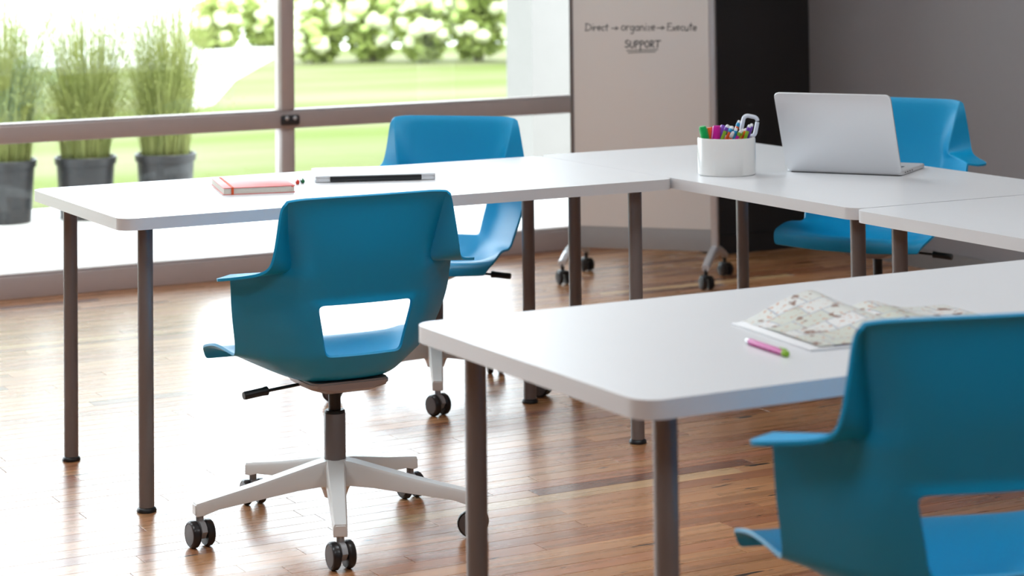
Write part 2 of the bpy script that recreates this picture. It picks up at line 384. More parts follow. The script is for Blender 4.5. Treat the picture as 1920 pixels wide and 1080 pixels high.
for dx in (-0.018, 0.018):
    bm = bmesh.new(); b_lathe(bm, [(0, 0), (0.0085, 0), (0.0085, 0.003), (0.006, 0.005), (0, 0.005)], 12)
    finish('bracket_screw', bm, M['alu'], br, loc=(3.56 + dx, -0.062, 0.647), rot=(math.radians(90), 0, 0))
edges = [X0] + sorted(mull) + [PIER_X]
for i in range(len(edges) - 1):
    for z0, z1 in ((0.09, 0.61), (0.675, 2.67)):
        bm = bmesh.new(); b_box(bm, edges[i] + 0.02, edges[i + 1] - (0.02 if i < len(edges) - 2 else 0), 0.0, 0.006, z0, z1)
        finish('pane', bm, M['glass'], win, smooth=False)

# outdoors
TZ = -0.02
terr = struct('terrace', M['gap'], [(-60, 14, YW + 0.1, 11.55, TZ - 0.1, TZ - 0.012)])
bm = bmesh.new(); y = YW + 0.102
while y < 11.5:
    b_box(bm, -8, 14, y, y + 0.134, TZ - 0.03, TZ); y += 0.14
tag(finish('terrace_boards', bm, M['concrete'], terr, smooth=False), kind='stuff')
struct('lawn', M['lawn'], [(-60, 90, 11.55, 25.5, TZ - 0.1, TZ - 0.004)])
struct('driveway', M['drive'], [(-90, 140, 25.5, 140, TZ - 0.1, TZ - 0.004)])
pp = [(30, 132), (30, 96), (300, 78), (430, 52), (560, 62), (560, 84), (520, 105), (440, 150), (400, 196), (362, 204), (352, 150), (330, 122)]
bm = bmesh.new(); b_prism(bm, [tuple(on_z(px, py, TZ).xy) for px, py in pp], TZ - 0.05, TZ + 0.006)
o = finish('garden_path', bm, M['drive'], smooth=False); o['kind'] = 'structure'
wl = on_y(1000, 300, 10.7)
struct('wall_outdoor', M['stucco'], [(wl.x, wl.x + 2.6, 10.7, 11.0, TZ - 0.02, 3.0)])

# ------------------------------------------------------------------ tables
TH, TT = 0.724, 0.029
LEG_R = 0.019
def build_table():
    root = empty('training_table')
    L, W, ia, ib = 1.5804, 0.765, 0.0864, 0.0758
    bm = bmesh.new(); b_prism(bm, rrect(0, L, 0, W, 0.042, 10), TH - TT, TH, bev=0.0045, seg=3)
    finish('table_top', bm, M['white_lam'], root, ang=50)
    for x in (ia, L - ia):
        for yy in (ib, W - ib):
            bm = bmesh.new(); b_lathe(bm, [(0, 0.012), (LEG_R, 0.012), (LEG_R, TH - TT - 0.004), (0, TH - TT - 0.004)], 28)
            lg = finish('leg', bm, M['taupe'], root, loc=(x, yy, 0))
            bm = bmesh.new(); b_lathe(bm, [(0, 0.0), (0.0235, 0.0), (0.0245, 0.003), (0.0225, 0.0085), (0.0175, 0.0125), (0, 0.0125)], 28)
            finish('foot_glide', bm, M['black'], lg)
            bm = bmesh.new(); b_prism(bm, rrect(-0.045, 0.045, -0.045, 0.045, 0.02, 4), TH - TT - 0.004, TH - TT)
            finish('mounting_plate', bm, M['black'], lg, smooth=False)
    return root
tabA = build_table(); tabA.location = (1.7045, 5.151, 0)
tag(tabA, 'white table by the window with the coral notebook and closed laptop on it', 'table', 'white training tables')
def table_copy(loc, rz, label):
    t = copy_tree(tabA); t.location = loc; t.rotation_euler = (0, 0, rz); t['label'] = label; return t
# B: long side along Y
table_copy((3.289 + 0.763, 4.353, 0), math.radians(90), 'white table carrying the open laptop and pen cup')
table_copy((3.277 + 0.763, 2.766, 0), math.radians(90), 'white table at the right edge, between the laptop table and the magazine table')
table_copy((1.6815, 2.735, 0), 0, 'white table in front carrying the open magazine and pink pen')

# ------------------------------------------------------------------ chairs
# shell rows (right half): centre, hole column, mid, rim edge, [flange outer]
ROWS = [
 ((0, -0.23, 0.809), (0.12, -0.227, 0.809), (0.17, -0.223, 0.808), (0.198, -0.215, 0.804), (0.206, -0.217, 0.796)),
 ((0, -0.223, 0.797), (0.12, -0.22, 0.797), (0.169, -0.215, 0.797), (0.196, -0.208, 0.796), (0.213, -0.212, 0.787)),
 ((0, -0.222, 0.75), (0.12, -0.217, 0.75), (0.165, -0.206, 0.75), (0.19, -0.19, 0.75), (0.218, -0.212, 0.75)),
 ((0, -0.22, 0.7), (0.118, -0.213, 0.7), (0.157, -0.197, 0.7), (0.181, -0.176, 0.7), (0.226, -0.212, 0.702)),
 ((0, -0.217, 0.665), (0.117, -0.208, 0.664), (0.152, -0.191, 0.663), (0.173, -0.168, 0.662), (0.233, -0.208, 0.666)),
 ((0, -0.214, 0.645), (0.117, -0.205, 0.643), (0.152, -0.19, 0.641), (0.173, -0.166, 0.644), (0.24, -0.197, 0.65)),
 ((0, -0.211, 0.628), (0.117, -0.202, 0.626), (0.157, -0.185, 0.624), (0.19, -0.154, 0.637), (0.255, -0.175, 0.638)),
 ((0, -0.208, 0.61), (0.117, -0.198, 0.608), (0.165, -0.174, 0.612), (0.224, -0.122, 0.634), (0.292, -0.138, 0.63)),
 ((0, -0.205, 0.592), (0.117, -0.194, 0.59), (0.173, -0.165, 0.6), (0.26, -0.084, 0.629), (0.334, -0.098, 0.623)),
 ((0, -0.202, 0.576), (0.117, -0.19, 0.576), (0.178, -0.157, 0.585), (0.278, -0.058, 0.625), (0.309, -0.07, 0.621)),
 ((0, -0.199, 0.561), (0.117, -0.187, 0.561), (0.179, -0.155, 0.565), (0.275, -0.054, 0.593)),
 ((0, -0.197, 0.538), (0.113, -0.184, 0.538), (0.178, -0.152, 0.54), (0.272, -0.048, 0.553)),
 ((0, -0.19, 0.5), (0.104, -0.178, 0.5), (0.174, -0.143, 0.5), (0.262, -0.032, 0.503)),
 ((0, -0.183, 0.466), (0.097, -0.172, 0.466), (0.165, -0.128, 0.463), (0.251, -0.014, 0.465)),
 ((0, -0.178, 0.441), (0.092, -0.168, 0.441), (0.159, -0.119, 0.434), (0.246, 0, 0.437)),
 ((0, -0.163, 0.414), (0.092, -0.15, 0.416), (0.153, -0.097, 0.416), (0.243, 0.022, 0.428)),
 ((0, -0.13, 0.381), (0.092, -0.12, 0.384), (0.152, -0.06, 0.399), (0.244, 0.052, 0.43)),
 ((0, -0.07, 0.362), (0.09, -0.06, 0.365), (0.156, -0.01, 0.3886), (0.248, 0.092, 0.435)),
 ((0, 0, 0.364), (0.09, 0.01, 0.366), (0.161, 0.05, 0.3882), (0.252, 0.135, 0.437)),
 ((0, 0.09, 0.388), (0.09, 0.095, 0.389), (0.166, 0.115, 0.401), (0.254, 0.175, 0.428)),
 ((0, 0.17, 0.408), (0.09, 0.172, 0.408), (0.168, 0.178, 0.411), (0.254, 0.205, 0.421)),
 ((0, 0.225, 0.413), (0.09, 0.224, 0.413), (0.168, 0.22, 0.413), (0.248, 0.225, 0.411)),
 ((0, 0.257, 0.402), (0.09, 0.254, 0.402), (0.165, 0.246, 0.402), (0.24, 0.24, 0.399)),
 ((0, 0.268, 0.378), (0.09, 0.264, 0.378), (0.162, 0.256, 0.381), (0.234, 0.246, 0.384)),
]
COLS = [0, .45, .78, 1.0, 1.25, 1.6, 2.0, 2.5, 2.9, 3.0]
HOLE_ROWS = (10, 14)
def crom(p0, p1, p2, p3, t):
    return 0.5 * ((2 * p1) + (p2 - p0) * t + (2 * p0 - 5 * p1 + 4 * p2 - p3) * t * t + (3 * p1 - p0 - 3 * p2 + p3) * t ** 3)
def shell_mesh():
    bm = bmesh.new(); grid = []; fl = {}
    nflR = 10
    for ri, row in enumerate(ROWS):
        K = [Vector(k) for k in row[:4]]
        ext = [Vector((-K[1].x, K[1].y, K[1].z))] + K + [2 * K[3] - K[2]]
        half = []
        for c in COLS:
            i = min(int(c), 2); half.append(crom(ext[i], ext[i + 1], ext[i + 2], ext[i + 3], c - i))
        right = [bm.verts.new(p) for p in half]
        left = [bm.verts.new((-p.x, p.y, p.z)) for p in half[1:]]
        grid.append(left[::-1] + right)
        if len(row) > 4:
            O = Vector(row[4])
            for s in (1, -1):
                pts = [K[3].lerp(O, t) for t in (0.10, 0.5, 0.92, 1.0)]
                fl[(ri, s)] = [bm.verts.new((s * p.x, p.y, p.z)) for p in pts]
    n = len(COLS); W = 2 * n - 1; c0 = n - 1
    for r in range(HOLE_ROWS[0], HOLE_ROWS[1] + 1):      # rim of the opening turns out to the rear
        for c in range(c0 - 3, c0 + 4):
            if r in HOLE_ROWS or abs(c - c0) == 3: grid[r][c].co.y -= 0.006
    for r in range(len(ROWS) - 1):
        for c in range(W - 1):
            lo, hi = c - c0, c + 1 - c0
            if HOLE_ROWS[0] <= r < HOLE_ROWS[1] and lo >= -3 and hi <= 3: continue
            bm.faces.new((grid[r][c], grid[r][c + 1], grid[r + 1][c + 1], grid[r + 1][c]))
        if (r, 1) in fl and (r + 1, 1) in fl:
            for s in (1, -1):
                A = [grid[r][W - 1 if s > 0 else 0]] + fl[(r, s)]; B = [grid[r + 1][W - 1 if s > 0 else 0]] + fl[(r + 1, s)]
                for k in range(len(A) - 1): bm.faces.new((A[k], A[k + 1], B[k + 1], B[k]) if s > 0 else (A[k + 1], A[k], B[k], B[k + 1]))
    loose = [v for v in bm.verts if not v.link_faces]
    bmesh.ops.delete(bm, geom=loose, context='VERTS')
    bmesh.ops.recalc_face_normals(bm, faces=bm.faces)
    cl = bm.edges.layers.float.new('crease_edge')
    for r in range(1, 9):
        for c in (0, W - 1):
            e = bm.edges.get((grid[r][c], grid[r + 1][c]))
            if e: e[cl] = 0.55
    me = bpy.data.meshes.new('shell_cage'); bm.to_mesh(me); bm.free()
    o = bpy.data.objects.new('shell_cage', me); COL.objects.link(o)
    s = o.modifiers.new('sub', 'SUBSURF'); s.levels = 2; s.render_levels = 2
    d = o.modifiers.new('sol', 'SOLIDIFY'); d.thickness = 0.0065; d.offset = 0.0
    b = o.modifiers.new('bev', 'BEVEL'); b.width = 0.0018; b.segments = 2; b.limit_method = 'ANGLE'; b.angle_limit = math.radians(55)
    bpy.context.view_layer.update()
    dg = bpy.context.evaluated_depsgraph_get()
    res = bpy.data.meshes.new_from_object(o.evaluated_get(dg)); res.name = 'shell'
    bpy.data.objects.remove(o, do_unlink=True)
    res.materials.clear(); res.materials.append(M['blue'])
    for p in res.polygons: p.use_smooth = True
    res.set_sharp_from_angle(angle=math.radians(50))
    return res
SHELL = shell_mesh()
def b_sections(bm, secs):
    """loft of rings (lists of Vectors)"""
    rings = [[bm.verts.new(p) for p in s] for s in secs]; n = len(rings[0])
    for A, B in zip(rings, rings[1:]):
        for k in range(n): bm.faces.new((A[k], A[(k + 1) % n], B[(k + 1) % n], B[k]))
    bm.faces.new(rings[0][::-1]); bm.faces.new(rings[-1])
def caster_parts(parent, loc, rz):
    bm = bmesh.new()
    b_lathe(bm, [(0, 0.05), (0.009, 0.05), (0.009, 0.074), (0, 0.074)], 12)
    prof = []
    for k in range(9):      # arched hood between the wheels
        a = math.radians(-20 + 190 * k / 8); prof.append(Vector((0, 0.027 * math.cos(a) - 0.004, 0.034 + 0.027 * math.sin(a))))
    prof.append(Vector((0, -0.018, 0.022))); prof.append(Vector((0, 0.012, 0.022)))
    b_sections(bm, [[p + Vector((dx, 0, 0)) for p in prof] for dx in (-0.0065, 0.0065)])
    b_rod(bm, (-0.020, -0.002, 0.031), (0.020, -0.002, 0.031), 0.004)
    c = finish('caster', bm, M['hood'], parent, loc=loc, rot=(0, 0, rz))
    for s in (-1, 1):
        bm = bmesh.new()
        R = 0.031
        b_lathe(bm, [(0, -0.0090, 0), (0.024, -0.0090, 0), (R - 0.003, -0.0085, 0), (R, -0.005, 0), (R, 0.005, 0), (R - 0.003, 0.0092, 0), (0.0255, 0.0098, 0), (0.0245, 0.0085, 0), (0.0235, 0.0098, 1), (0, 0.0105, 1)], 28)
        finish('wheel', bm, [M['tread'], M['cap']], c, loc=(s * 0.0175, -0.002, R), rot=(0, s * math.pi / 2, 0))
    return c
def build_chair(lift=0.0, arm0=0.0, swivels=None):
    root = empty('swivel_chair')
    sh = link('seat_shell', SHELL, root, loc=(0, 0, lift))
    # mechanism tray
    bm = bmesh.new()
    b_sections(bm, [[Vector((sx * hx, yy, z)) for sx, z in ((-1, .381), (1, .381), (1, .366), (.55, zb), (-.55, zb), (-1, .366))] for hx, yy, zb in
                    ((.085, -.115, .362), (.098, -.095, .352), (.100, -.03, .346), (.096, .05, .346), (.080, .10, .352))])
    bmesh.ops.bevel(bm, geom=list(bm.edges), offset=0.004, segments=2, affect='EDGES')
    mech = finish('mechanism', bm, M['mech'], root, loc=(0, 0, lift - .014))
    bm = bmesh.new(); b_rod(bm, (-.08, -.01, .352), (-.190, -.02, .345), .0038, 10)
    lv = finish('lever', bm, M['black'], root, loc=(0, 0, lift))
    bm = bmesh.new(); b_lathe(bm, [(0, 0), (.0085, 0), (.0095, .004), (.0095, .05), (.0105, .056), (.0105, .060), (.008, .062), (0, .062)], 16, M4=frame_to((-.236, -.024, .341), (-.174, -.0187, .3463))[0])
    finish('lever_grip', bm, M['black'], lv)
    bm = bmesh.new(); b_lathe(bm, [(0, .24), (.0145, .24), (.0145, .340 + lift), (0, .340 + lift)], 20)
    finish('gas_piston', bm, M['black'], root)
    bm = bmesh.new(); b_lathe(bm, [(0, .15), (.0255, .15), (.0255, .272), (.024, .274), (.024, .2745), (0, .2745)], 28)
    co = finish('column_sleeve', bm, M['taupe'], root)
    bm = bmesh.new(); b_lathe(bm, [(.0150, .272), (.0245, .272), (.0245, .278), (.022, .281), (.0150, .281)], 28)
    finish('sleeve_collar', bm, M['black'], co)
    # five star base
    bm = bmesh.new(); b_lathe(bm, [(0, .078), (.026, .078), (.032, .095), (.040, .11), (.042, .150), (.036, .163), (.029, .166), (0, .166)], 32)
    hub = finish('base_hub', bm, M['white_base'], root)
    for k in range(5):
        a = arm0 + k * 2 * math.pi / 5
        secs = []
        for r, hw, zt, zb in ((.018, .0235, .167, .106), (.045, .0230, .163, .108), (.10, .0215, .1505, .105), (.20, .0190, .128, .0935), (.29, .0170, .1105, .083), (.325, .0162, .1035, .073), (.345, .0155, .0995, .072)):
            tw = hw * 0.80
            secs.append([Vector((r, -tw, zt)), Vector((r, tw, zt)), Vector((r, hw, zt - .007)), Vector((r, hw, zb)), Vector((r, -hw, zb)), Vector((r, -hw, zt - .007))])
        bm = bmesh.new(); b_sections(bm, secs)
        endv = [v for v in bm.verts if v.co.x > .34]
        bmesh.ops.bevel(bm, geom=[e for e in bm.edges if all(v in endv for v in e.verts)], offset=0.003, segments=2, affect='EDGES')
        finish('base_arm', bm, M['white_base'], root, rot=(0, 0, a))
        sw = swivels[k] if swivels else 0.6
        caster_parts(root, (0.331 * math.cos(a), 0.331 * math.sin(a), 0), sw)
    return root
GRP = 'blue swivel chairs'
def place_chair(x, y, rz, arm_world_deg, lift, swivels, label):
    c = build_chair(lift, math.radians(arm_world_deg) - rz, [math.radians(s) - rz for s in swivels])
    c.location = (x, y, 0); c.rotation_euler = (0, 0, rz)
    tag(c, label, 'chair', GRP)
    return c
YD = math.degrees(YAW)
def rotw(x, y):   # camera-aligned ground coordinates -> world
    c, s = math.cos(YAW), math.sin(YAW); return c * x + s * y, -s * x + c * y
c1 = rotw(-0.434, 5.27)
place_chair(c1[0], c1[1], 0.472 - YAW, -83.5 - YD, 0.0, [-2, 40, 5, -4, 4], 'blue swivel chair seen from behind at the notebook table, whole white five-star base in view')
c2 = rotw(-0.251, 6.83)
place_chair(c2[0], c2[1], 2.863 - YAW, -87 - YD, 0.015, [10, 40, -20, 30, 60], 'blue swivel chair beyond the notebook table, backrest against the window lawn')
c3 = rotw(1.13, 6.95)
place_chair(c3[0], c3[1], 2.576 - YAW, -70 - YD, 0.05, [10, 40, -20, 30, 60], 'light blue swivel chair behind the open laptop by the grey wall')
c4 = rotw(0.622, 3.283)
place_chair(c4[0], c4[1], 0.2116 - YAW, -80 - YD, 0.060, [10, 40, -20, 30, 60], 'blue swivel chair cut off at the bottom right, beside the open magazine')

# ------------------------------------------------------------------ mobile whiteboard
wbL, wbR = Vector((4.517, 7.853, 0)), Vector((4.93, 7.43, 0))
wmid = (wbL + wbR) / 2; wdir = (wbR - wbL).normalized(); wn = Vector((wdir.y, -wdir.x, 0))   # wn points to the camera side
if wn.dot(CAM - wmid) < 0: wn = -wn
wang = math.atan2(wdir.y, wdir.x)
wb = empty('mobile_whiteboard', wmid, wang)
tag(wb, 'tall mobile whiteboard on casters with handwritten words', 'whiteboard')
def board_uv(px, py):      # pixel -> (along, height) on the board plane
    P = on_plane(px, py, wmid + wn * 0.012, wn); return (P - wmid).dot(wdir), P.z
xl = board_uv(1077, 300)[0]; xr = board_uv(1331, 300)[0]; zb0 = board_uv(1207, 468)[1]; zb1 = board_uv(1207, 427)[1]
sgn = 1.0 if wn.dot(Vector((-math.sin(wang), math.cos(wang), 0))) > 0 else -1.0
def wpart2(name, m, boxes, bev=0.003):
    bm = bmesh.new()
    for b in boxes: b_box(bm, *b, bev=bev)
    return finish(name, bm, m, wb)
wpart2('writing_panel', M['board'], [(xl, xr, -0.011, 0.011, zb1, 1.86)], 0.001)
wpart2('bottom_panel', M['board_grey'], [(xl, xr, -0.012, 0.012, zb0, zb1 - 0.001)], 0.002)
wpart2('top_rail', M['alu'], [(xl, xr, -0.014, 0.014, 1.86, 1.885)])
for s, xe in ((-1, xl), (1, xr)):
    wd = 0.016 if s < 0 else 0.028
    wpart2('side_post', M['alu'] if s > 0 else M['taupe'], [(xe + (0 if s > 0 else -wd), xe + (wd if s > 0 else 0), -0.018, 0.018, 0.10, 1.885)], 0.006)
    xc = xe + s * wd / 2
    for d in (-1, 1):
        bm = bmesh.new(); secs = []
        for t in (0, .15, .35, .55, .75, .9, 1.0):
            yy = d * 0.185 * t; z = 0.128 - 0.045 * t ** 1.6; hw = 0.016 - 0.002 * t; hh = 0.020 - 0.009 * t
            secs.append([Vector((xc + a * hw, yy, z + b * hh)) for a, b in ((-1, -.6), (-.6, -1), (.6, -1), (1, -.6), (1, .6), (.6, 1), (-.6, 1), (-1, .6))])
        b_sections(bm, secs); finish('foot', bm, M['alu'], wb)
        bm = bmesh.new(); b_lathe(bm, [(0, .050), (.008, .050), (.008, .080), (0, .080)], 12)
        b_box(bm, -.016, .016, -.026, .022, .042, .056, bev=.006)
        cs = finish('caster', bm, M['black'], wb, loc=(xc, d * 0.178, 0), rot=(0, 0, 0.75 if d * sgn > 0 else 0.9))
        for q in (-1, 1):
            bm = bmesh.new(); b_lathe(bm, [(0, -.008), (.022, -.008), (.026, -.006), (.027, 0), (.026, .006), (.022, .008), (0, .008)], 20)
            finish('wheel', bm, M['tread'], cs, loc=(q * .0155, -.004, .027), rot=(0, math.pi / 2, 0))
# handwriting: strokes on a unit em (x right, y up, x-height .55, cap 1.0)
def arc(cx, cy, rx, ry, a0, a1, n=10):
    return [(cx + rx * math.cos(math.radians(a0 + (a1 - a0) * k / n)), cy + ry * math.sin(math.radians(a0 + (a1 - a0) * k / n))) for k in range(n + 1)]
GL = {
 'D': (.78, [[(.08, 1), (.08, 0)], [(.0, 1)] + arc(.12, .5, .58, .5, 90, -90) + [(.02, .0)]]),
 'i': (.24, [[(.12, .52), (.10, 0)], [(.13, .80), (.14, .84)]]),
 'r': (.44, [[(.06, .55), (.08, 0)], [(.08, .30)] + arc(.26, .36, .17, .18, 170, 50, 6)]),
 'e': (.50, [[(.06, .26), (.40, .32)] + arc(.24, .28, .19, .27, 20, 320, 14)]),
 'c': (.44, [arc(.25, .27, .19, .27, 50, 310, 12)]),
 't': (.46, [[(.22, .95), (.20, .10), (.28, 0)], [(.02, .62), (.42, .64)]]),
 'o': (.56, [arc(.27, .27, .22, .27, 70, 430, 16)]),
 'g': (.54, [arc(.24, .28, .19, .25, 40, 400, 14), [(.42, .52), (.40, -.20)] + arc(.24, -.22, .16, .18, 0, -150, 8)]),
 'a': (.54, [arc(.23, .26, .19, .26, 50, 410, 14), [(.42, .52), (.42, .08), (.50, 0)]]),
 'n': (.52, [[(.06, .54), (.08, 0)], [(.08, .28)] + arc(.24, .30, .16, .24, 160, 0, 8) + [(.42, 0)]]),
 'z': (.48, [[(.04, .52), (.42, .52), (.06, .02), (.44, .04)]]),
 'E': (.60, [[(.10, .95), (.08, .0), (.54, .02)], [(.06, .95), (.52, .93)], [(.08, .50), (.44, .52)]]),
 'x': (.46, [[(.06, .52), (.40, 0)], [(.40, .52), (.04, 0)]]),
 'u': (.52, [[(.08, .54), (.08, .2)] + arc(.24, .18, .16, .18, 180, 350, 8) + [(.42, .54), (.44, 0)]]),
 '>': (.95, [[(.12, .36), (.78, .38)], [(.52, .62), (.80, .38), (.50, .14)]]),
 'S': (.62, [arc(.30, .75, .22, .24, 40, 250, 10) + arc(.28, .26, .24, .27, 70, -150, 12)]),
 'U': (.64, [[(.08, .95), (.09, .30)] + arc(.30, .28, .21, .28, 180, 360, 10) + [(.52, .95)]]),
 'P': (.60, [[(.10, .95), (.10, -.05)], [(.06, .95)] + arc(.20, .70, .30, .25, 90, -90, 10) + [(.10, .45)]]),
 'q': (.60, [[(.10, .95), (.12, -.45)], [(.06, .95)] + arc(.20, .70, .30, .25, 90, -90, 10) + [(.10, .45)]]),
 'O': (.66, [arc(.31, .48, .24, .46, 80, 440, 18)]),
 'R': (.64, [[(.10, .95), (.10, 0)], [(.06, .95)] + arc(.20, .72, .28, .23, 90, -90, 10) + [(.14, .47), (.56, 0)]]),
 'T': (.68, [[(.0, .98), (.68, 1.0)], [(.34, .98), (.32, 0)]]),
}
def ribbon(bm, pts, wdt, off):
    vv = []
    for i, p in enumerate(pts):
        a = Vector(pts[max(i - 1, 0)]); b = Vector(pts[min(i + 1, len(pts) - 1)]); t = (b - a)
        t = t.normalized() if t.length > 1e-9 else Vector((1, 0)); nrm = Vector((-t.y, t.x)) * wdt / 2
        p = Vector(p)
        if i == 0: p = p - t * wdt * .3
        if i == len(pts) - 1: p = p + t * wdt * .3
        vv.append((bm.verts.new((p.x + nrm.x, off, p.y + nrm.y)), bm.verts.new((p.x - nrm.x, off, p.y - nrm.y))))
    for A, B in zip(vv, vv[1:]): bm.faces.new((A[0], B[0], B[1], A[1]))
def write(name, text, px0, px1, pyb, pyc, wpx=1.7):
    """text between pixel columns, baseline row pyb, cap row pyc"""
    u0, zb_ = board_uv(px0, pyb); u1, _ = board_uv(px1, pyb); _, zt_ = board_uv(px0, pyc)
    tot = sum(GL[c][0] for c in text); sx = (u1 - u0) / tot; sy = zt_ - zb_; x = u0
    bm = bmesh.new(); k = 0
    for c in text:
        wv, strokes = GL[c]
        dy = 0.04 * math.sin(x * 60 + k)
        for st in strokes:
            ribbon(bm, [(x + (a + .06 * b) * sx, zb_ + (b + dy) * sy) for a, b in st], wpx * 0.0021, sgn * (0.0114 + 0.00004 * k)); k += 1
        x += wv * sx
    return finish(name, bm, M['ink'], wb, smooth=False)
write('handwriting', 'Direct', 1097, 1141, 57, 44)
write('handwriting', '>', 1144, 1162, 57, 45)
write('handwriting', 'organize', 1164, 1229, 57, 42)
write('handwriting', '>', 1229, 1249, 57, 44)
write('handwriting', 'Execute', 1250, 1307, 57, 43)
write('handwriting', 'SUPqORT', 1171, 1238, 89, 76, 2.2)
bm = bmesh.new()
for y_, a_, b_ in ((94, 1175, 1233), (98, 1178, 1229)):
    ribbon(bm, [board_uv(a_, y_ + 1), board_uv((a_ + b_) / 2, y_ - .3), board_uv(b_, y_ - 1)], 0.0040, sgn * (0.0114 + 0.0001 * (a_ % 5)))
finish('underline', bm, M['ink_faint'], wb, smooth=False)

# ------------------------------------------------------------------ things on the tables
# notebook
def build_box_thing(root, name, m, x0, x1, y0, y1, z0, z1, bev=0.0, r=0.0):
    bm = bmesh.new()
    if r > 0: b_prism(bm, rrect(x0, x1, y0, y1, r, 6), z0, z1, bev=bev, seg=2)
    else: b_box(bm, x0, x1, y0, y1, z0, z1, bev=bev)
    return finish(name, bm, m, root)
nfl, nfr, nbl = on_z(419, 366, TH), on_z(554, 360.5, TH), on_z(391, 345.5, TH)
ang = math.atan2(nfr.y - nfl.y, nfr.x - nfl.x)
nb = empty('notebook', (nfl.x, nfl.y, TH), ang); tag(nb, 'coral red notebook held by an orange elastic band on the table', 'notebook')
nw, nd = (nfr - nfl).length, 0.262
build_box_thing(nb, 'back_cover', M['cover'], 0, nw, 0, nd, 0.0, 0.0016, r=0.006)
build_box_thing(nb, 'page_block', M['page'], 0.0015, nw - 0.002, 0.0015, nd - 0.0015, 0.0016, 0.0165, r=0.005)
build_box_thing(nb, 'front_cover', M['cover'], 0, nw, 0, nd, 0.0165, 0.0185, bev=0.0006, r=0.006)
build_box_thing(nb, 'elastic_band', M['elastic'], 0.021, 0.027, -0.0012, nd + 0.0012, -0.0, 0.0194)
build_box_thing(nb, 'ribbon_marker', M['elastic'], nw - 0.010, nw - 0.006, -0.012, 0.004, 0.0155, 0.0163)
# two slim pens beside the notebook
def pen(name, label, p, q, r, body, tipm, grp, cat='pen', cap=0.03, tip=None):
    p, q = Vector(p), Vector(q); d = (q - p); L = d.length; an = math.atan2(d.y, d.x)
    root = empty(name, (p.x, p.y, p.z), an); tag(root, label, cat, grp)
    Mx = Matrix.Rotation(math.pi / 2, 4, 'Y'); Mx.translation = Vector((0, 0, r))
    bm = bmesh.new(); b_lathe(bm, [(0, cap * .8), (r * .9, cap * .8), (r * .9, L - .016), (r * .45, L - .004), (r * .2, L), (0, L)], 14, M4=Mx)
    finish('barrel', bm, body, root)
    bm = bmesh.new(); b_lathe(bm, [(0, 0), (r * .7, 0), (r, .003), (r, cap), (r * .92, cap), (0, cap)], 14, M4=Mx)
    cp = finish('cap', bm, tipm, root)
    bm = bmesh.new(); b_box(bm, .004, cap + .012, -.0014, .0014, 2 * r - .0003, 2 * r + .0018, bev=.0006)
    finish('clip', bm, tipm, cp)
    if tip:
        bm = bmesh.new(); b_lathe(bm, [(0, L - .014), (r * .95, L - .014), (r * .6, L - .003), (r * .2, L + .001), (0, L + .001)], 14, M4=Mx); finish('tip', bm, tip, root)
    return root
a, b = on_z(558, 346, TH), on_z(551, 321, TH)
pen('pen', 'small white pen with a red cap lying behind the notebook', a, a + (b - a).normalized() * .13, .0055, M['pen_white'], M['red'], 'pens on the notebook table')
a, b = on_z(568, 344, TH), on_z(557, 321, TH)
pen('pen', 'small white pen with a dark green cap lying beside the red-capped one', a, a + (b - a).normalized() * .13, .0055, M['pen_white'], M['darkgreen'], 'pens on the notebook table')
# closed laptop, hinge side to the camera
ll, lr = on_z(591.5, 343, TH), on_z(817.5, 337, TH)
ang = math.atan2(lr.y - ll.y, lr.x - ll.x); lw = (lr - ll).length
lp = empty('laptop', (ll.x, ll.y, TH), ang); tag(lp, 'closed silver laptop with its black hinge side to the camera', 'laptop')
build_box_thing(lp, 'base', M['lap'], 0, lw, 0.0, 0.226, 0.0015, 0.0105, bev=0.002, r=0.012)
build_box_thing(lp, 'lid', M['lap'], 0, lw, 0.003, 0.226, 0.0112, 0.0175, bev=0.002, r=0.012)
build_box_thing(lp, 'hinge', M['lap_dark'], 0.040, lw - 0.040, -0.0030, 0.012, 0.0018, 0.0160, bev=0.002)
for fx in (.03, lw - .03):
    for fy in (.025, .2): build_box_thing(lp, 'rubber_foot', M['lap_dark'], fx - .008, fx + .008, fy - .008, fy + .008, 0, .0016)
# open laptop
ll, lr = on_z(1475, 322, TH), on_z(1691, 330.5, TH)
ang = math.atan2(lr.y - ll.y, lr.x - ll.x); lw = (lr - ll).length
lo_ = empty('laptop', (ll.x, ll.y, TH), ang); tag(lo_, 'open silver laptop, back of its lid to the camera', 'laptop')
base_ = build_box_thing(lo_, 'base', M['lap'], 0, lw, 0.0, 0.235, 0.002, 0.0125, bev=0.002, r=0.012)
build_box_thing(lo_, 'underside_shadow', M['lap_dark'], 0.010, lw - 0.004, -0.003, 0.229, 0.0, 0.0026, r=0.012)  # dark underside, run out past the base to draw the shadow line below the lid
build_box_thing(base_, 'keyboard', M['lap_dark'], 0.03, lw - 0.03, 0.035, 0.135, 0.0122, 0.0132, r=0.004)
build_box_thing(base_, 'trackpad', M['alu'], lw / 2 - .05, lw / 2 + .05, .15, .222, .0122, .0129, r=0.004)
for k in range(4): build_box_thing(base_, 'port', M['lap_dark'], lw - 0.0006, lw + 0.0004, .03 + .022 * k, .041 + .022 * k, .0055, .0088)
bm = bmesh.new(); b_prism(bm, rrect(0, lw, 0, 0.243, 0.013, 6), -0.006, 0.0, bev=0.0018, seg=2)
lid = finish('lid', bm, M['lap'], lo_, loc=(0, -0.002, 0.0055), rot=(math.radians(90 + 24), 0, 0))
build_box_thing(lid, 'screen', M['lap_dark'], .006, lw - .006, .012, .237, -.0066, -.0058, r=0.008)
bm = bmesh.new(); b_rod(bm, (.04, .012, .0125), (lw - .04, .012, .0125), .004, 12); finish('hinge', bm, M['lap_dark'], lo_)

